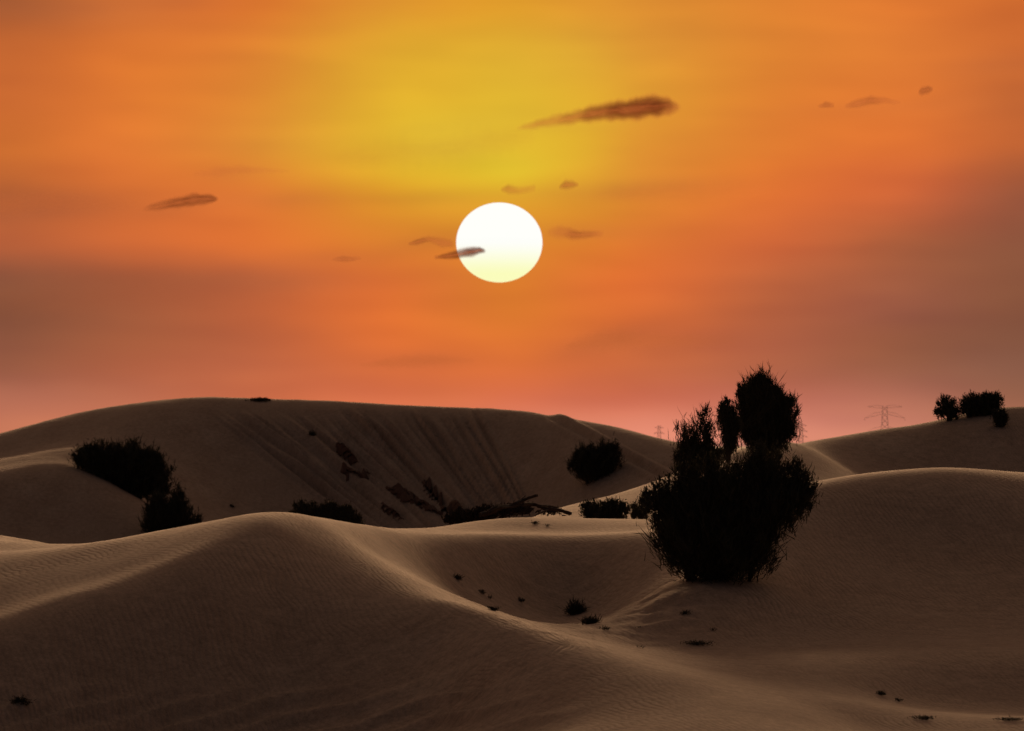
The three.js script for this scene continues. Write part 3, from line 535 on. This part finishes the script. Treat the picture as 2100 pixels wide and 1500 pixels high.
pylon('nearest power pylon with wide drooping arms on the right skyline', 1815, 5200, 833, [[0.955, 0.36, 0.03], [0.83, 0.42, -0.09], [0.52, 0.44, -0.10]], 0.1);
pylon('distant power pylon in the dip between the shrubs and the right dune', 1643, 11000, 868, [[0.9, 0.2, 0], [0.7, 0.24, -0.03], [0.5, 0.24, -0.03]], 0.3);
pylon('distant power pylon at the right end of the big dune', 1352, 12500, 873, [[0.9, 0.18, 0], [0.68, 0.22, -0.03]], 0.3);

// ---------------------------------------------------------------- sun and clouds
{
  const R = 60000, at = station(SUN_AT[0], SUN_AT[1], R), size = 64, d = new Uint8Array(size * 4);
  for (let y = 0; y < size; y++) { const t = smooth(0.18, 0.52, y / size); d.set([lerp(250, 255, t), lerp(252, 255, t), lerp(188, 250, t), 255], y * 4); }  // haze yellowing the lower sun is painted into its emission ramp
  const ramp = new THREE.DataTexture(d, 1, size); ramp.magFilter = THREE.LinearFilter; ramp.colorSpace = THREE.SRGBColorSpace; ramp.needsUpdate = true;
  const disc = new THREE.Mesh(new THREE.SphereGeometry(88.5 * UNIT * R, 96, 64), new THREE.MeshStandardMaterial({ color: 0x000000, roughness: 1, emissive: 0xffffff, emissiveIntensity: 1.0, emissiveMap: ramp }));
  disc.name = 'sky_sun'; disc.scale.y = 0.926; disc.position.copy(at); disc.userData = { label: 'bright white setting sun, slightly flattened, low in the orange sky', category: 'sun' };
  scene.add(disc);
}
const vapour = new THREE.MeshPhysicalMaterial({ color: new THREE.Color().setRGB(0.70, 0.30, 0.145), roughness: 1, transmission: 0.6, specularIntensity: 0, vertexColors: true, transparent: true });  // sunset reddening of the light is put into the white clouds' base colour
// outline: bearing, upper edge, lower edge, density
function cloud(label, outline, range = 30000) {
  const n = 90, m = 22, xs = outline.map((q) => q[0]), pick = (b, k) => { const [i, t] = locate(xs, b), f = t * t * (3 - 2 * t); return lerp(outline[i][k], outline[i + 1][k], k === 3 ? f : t); };
  const mid = station((xs[0] + xs[xs.length - 1]) / 2, outline[outline.length >> 1][1], range), o = thing('cloud', label, 'cloud', mid, 'small dark clouds round the sun'), P = [], C = [], I = [];
  for (const face of [1, -1]) {
    const base = P.length / 3;
    for (let i = 0; i <= n; i++) for (let j = 0; j <= m; j++) {
      const s = i / n, b = lerp(xs[0], xs[xs.length - 1], s), t = j / m * 2 - 1, grow = 2.0 + 0.45 * noise(b / 24, label.length + (t > 0 ? 3 : 0)) + (t < 0 ? 0.22 * noise(b / 8, label.length) : 0), c = (pick(b, 1) + pick(b, 2)) / 2, h = (pick(b, 2) - pick(b, 1)) / 2 * grow + 0.6;
      const e = c + t * h, u = Math.max(0, 1 - t * t), thick = (0.86 * Math.pow(u, 3.2) + 0.14 * Math.pow(u, 1.2)) * pick(b, 3) * smooth(0, 0.06, s) * smooth(1, 0.94, s) * (1 + 0.45 * fbm(b / 34, e / 11 + label.length, 2));
      const p = station(b, e, range - face * (8 + 30 * thick)).sub(mid);
      P.push(p.x, p.y, p.z); C.push(1, 1, 1, j === 0 || j === m || i === 0 || i === n ? 0 : (1 - Math.exp(-Math.max(0, thick) * 1.2)) * (face > 0 ? 1 : 0.7));
    }
    for (let i = 0; i < n; i++) for (let j = 0; j < m; j++) { const a = base + i * (m + 1) + j, b = a + m + 1; face > 0 ? I.push(a, a + 1, b, a + 1, b + 1, b) : I.push(a, b, a + 1, a + 1, b, b + 1); }
  }
  const g = new THREE.BufferGeometry(); g.setAttribute('position', new THREE.Float32BufferAttribute(P, 3)); g.setAttribute('color', new THREE.Float32BufferAttribute(C, 4)); g.setIndex(I); g.computeVertexNormals();
  part('vapour', g, vapour, o);
}
cloud('largest dark cloud, long and brown, above and right of the sun', [[1055, 262, 268, 0.15], [1110, 245, 260, 0.35], [1180, 230, 250, 0.65], [1215, 222, 244, 1.2], [1260, 214, 240, 1.8], [1310, 208, 236, 2.0], [1345, 202, 232, 2.2], [1368, 205, 230, 1.3], [1385, 211, 228, 0.6], [1402, 217, 226, 0.15]]);
cloud('slim dark cloud in the left half of the sky', [[290, 428, 434, 0.2], [318, 417, 430, 0.5], [355, 409, 425, 0.9], [395, 402, 419, 1.2], [432, 401, 414, 1.1], [450, 407, 411, 0.3]]);
cloud('dark cloud crossing the left edge of the sun', [[888, 526, 531, 0.25], [915, 521, 530, 0.8], [940, 515, 528, 1.2], [965, 510, 523, 1.7], [984, 509, 518, 1.5], [998, 514, 518, 0.3]]);
cloud('thin cloud touching the left edge of the sun, above the dark one', [[835, 500, 503, 0.3], [855, 492, 501, 0.6], [880, 486, 495, 0.35], [905, 490, 505, 0.35], [922, 494, 506, 0.35], [934, 499, 508, 0.1]]);
cloud('reddish cloud just right of the sun', [[1120, 472, 482, 0.12], [1150, 466, 486, 0.3], [1178, 474, 489, 0.6], [1205, 475, 488, 0.4], [1240, 474, 484, 0.12]]);
cloud('tiny cloud knot near the right edge of the sky', [[1884, 188, 194, 0.3], [1892, 181, 194, 0.6], [1904, 177, 189, 0.6], [1914, 180, 185, 0.3]]);
cloud('faint streak of cloud at upper right, below the tiny knot', [[1730, 216, 222, 0.15], [1755, 207, 219, 0.4], [1785, 199, 213, 0.55], [1812, 201, 212, 0.3], [1850, 208, 214, 0.1]]);
cloud('faint small cloud left of the streak at upper right', [[1678, 216, 221, 0.2], [1694, 210, 220, 0.5], [1712, 213, 219, 0.25]]);
cloud('wisp of cloud just above the sun', [[1026, 387, 392, 0.2], [1042, 381, 394, 0.4], [1065, 386, 398, 0.25], [1100, 380, 390, 0.15]]);
cloud('small round wisp above and right of the sun', [[1146, 382, 387, 0.2], [1160, 371, 387, 0.5], [1174, 372, 384, 0.4], [1188, 377, 382, 0.15]]);
cloud('small wisp left of the sun, lower than the others', [[680, 531, 534, 0.15], [704, 526, 536, 0.4], [722, 528, 535, 0.3], [742, 528, 532, 0.12]]);
cloud('faint bank of haze cloud low right of the sun', [[1150, 712, 716, 0.06], [1185, 694, 716, 0.16], [1230, 683, 714, 0.2], [1275, 677, 712, 0.2], [1320, 684, 712, 0.14], [1400, 690, 712, 0.1], [1520, 690, 708, 0.03]]);
cloud('faint flat cloud low left of centre above the big dune', [[730, 748, 752, 0.05], [790, 737, 752, 0.16], [860, 730, 750, 0.18], [925, 732, 746, 0.12], [980, 738, 744, 0.04]]);
cloud('faint reddish cloud high above the left sand bank', [[390, 355, 362, 0.05], [450, 343, 360, 0.14], [500, 341, 356, 0.16], [550, 346, 354, 0.08], [600, 350, 354, 0.03]]);
cloud('dusky cloud at the left edge of the sky', [[-60, 412, 440, 0.2], [40, 404, 438, 0.24], [100, 400, 432, 0.24], [180, 406, 430, 0.16], [290, 414, 428, 0.05]]);
cloud('thin golden veil arching above the sun, left of the largest cloud', [[680, 312, 330, 0.02], [760, 296, 340, 0.05], [860, 280, 336, 0.07], [950, 270, 326, 0.07], [1040, 268, 306, 0.05], [1110, 264, 290, 0.02]]);
cloud('thin orange veil right of the sun, level with its top', [[1200, 392, 406, 0.02], [1310, 383, 416, 0.07], [1440, 380, 414, 0.06], [1560, 380, 404, 0.03], [1640, 381, 396, 0.01]]);
cloud('long dusky bank of cloud across the left of the sky', [[-80, 566, 640, 0.06], [120, 560, 640, 0.07], [300, 560, 630, 0.07], [520, 566, 620, 0.05], [740, 576, 606, 0.01]]);
renderer.render(scene, camera);
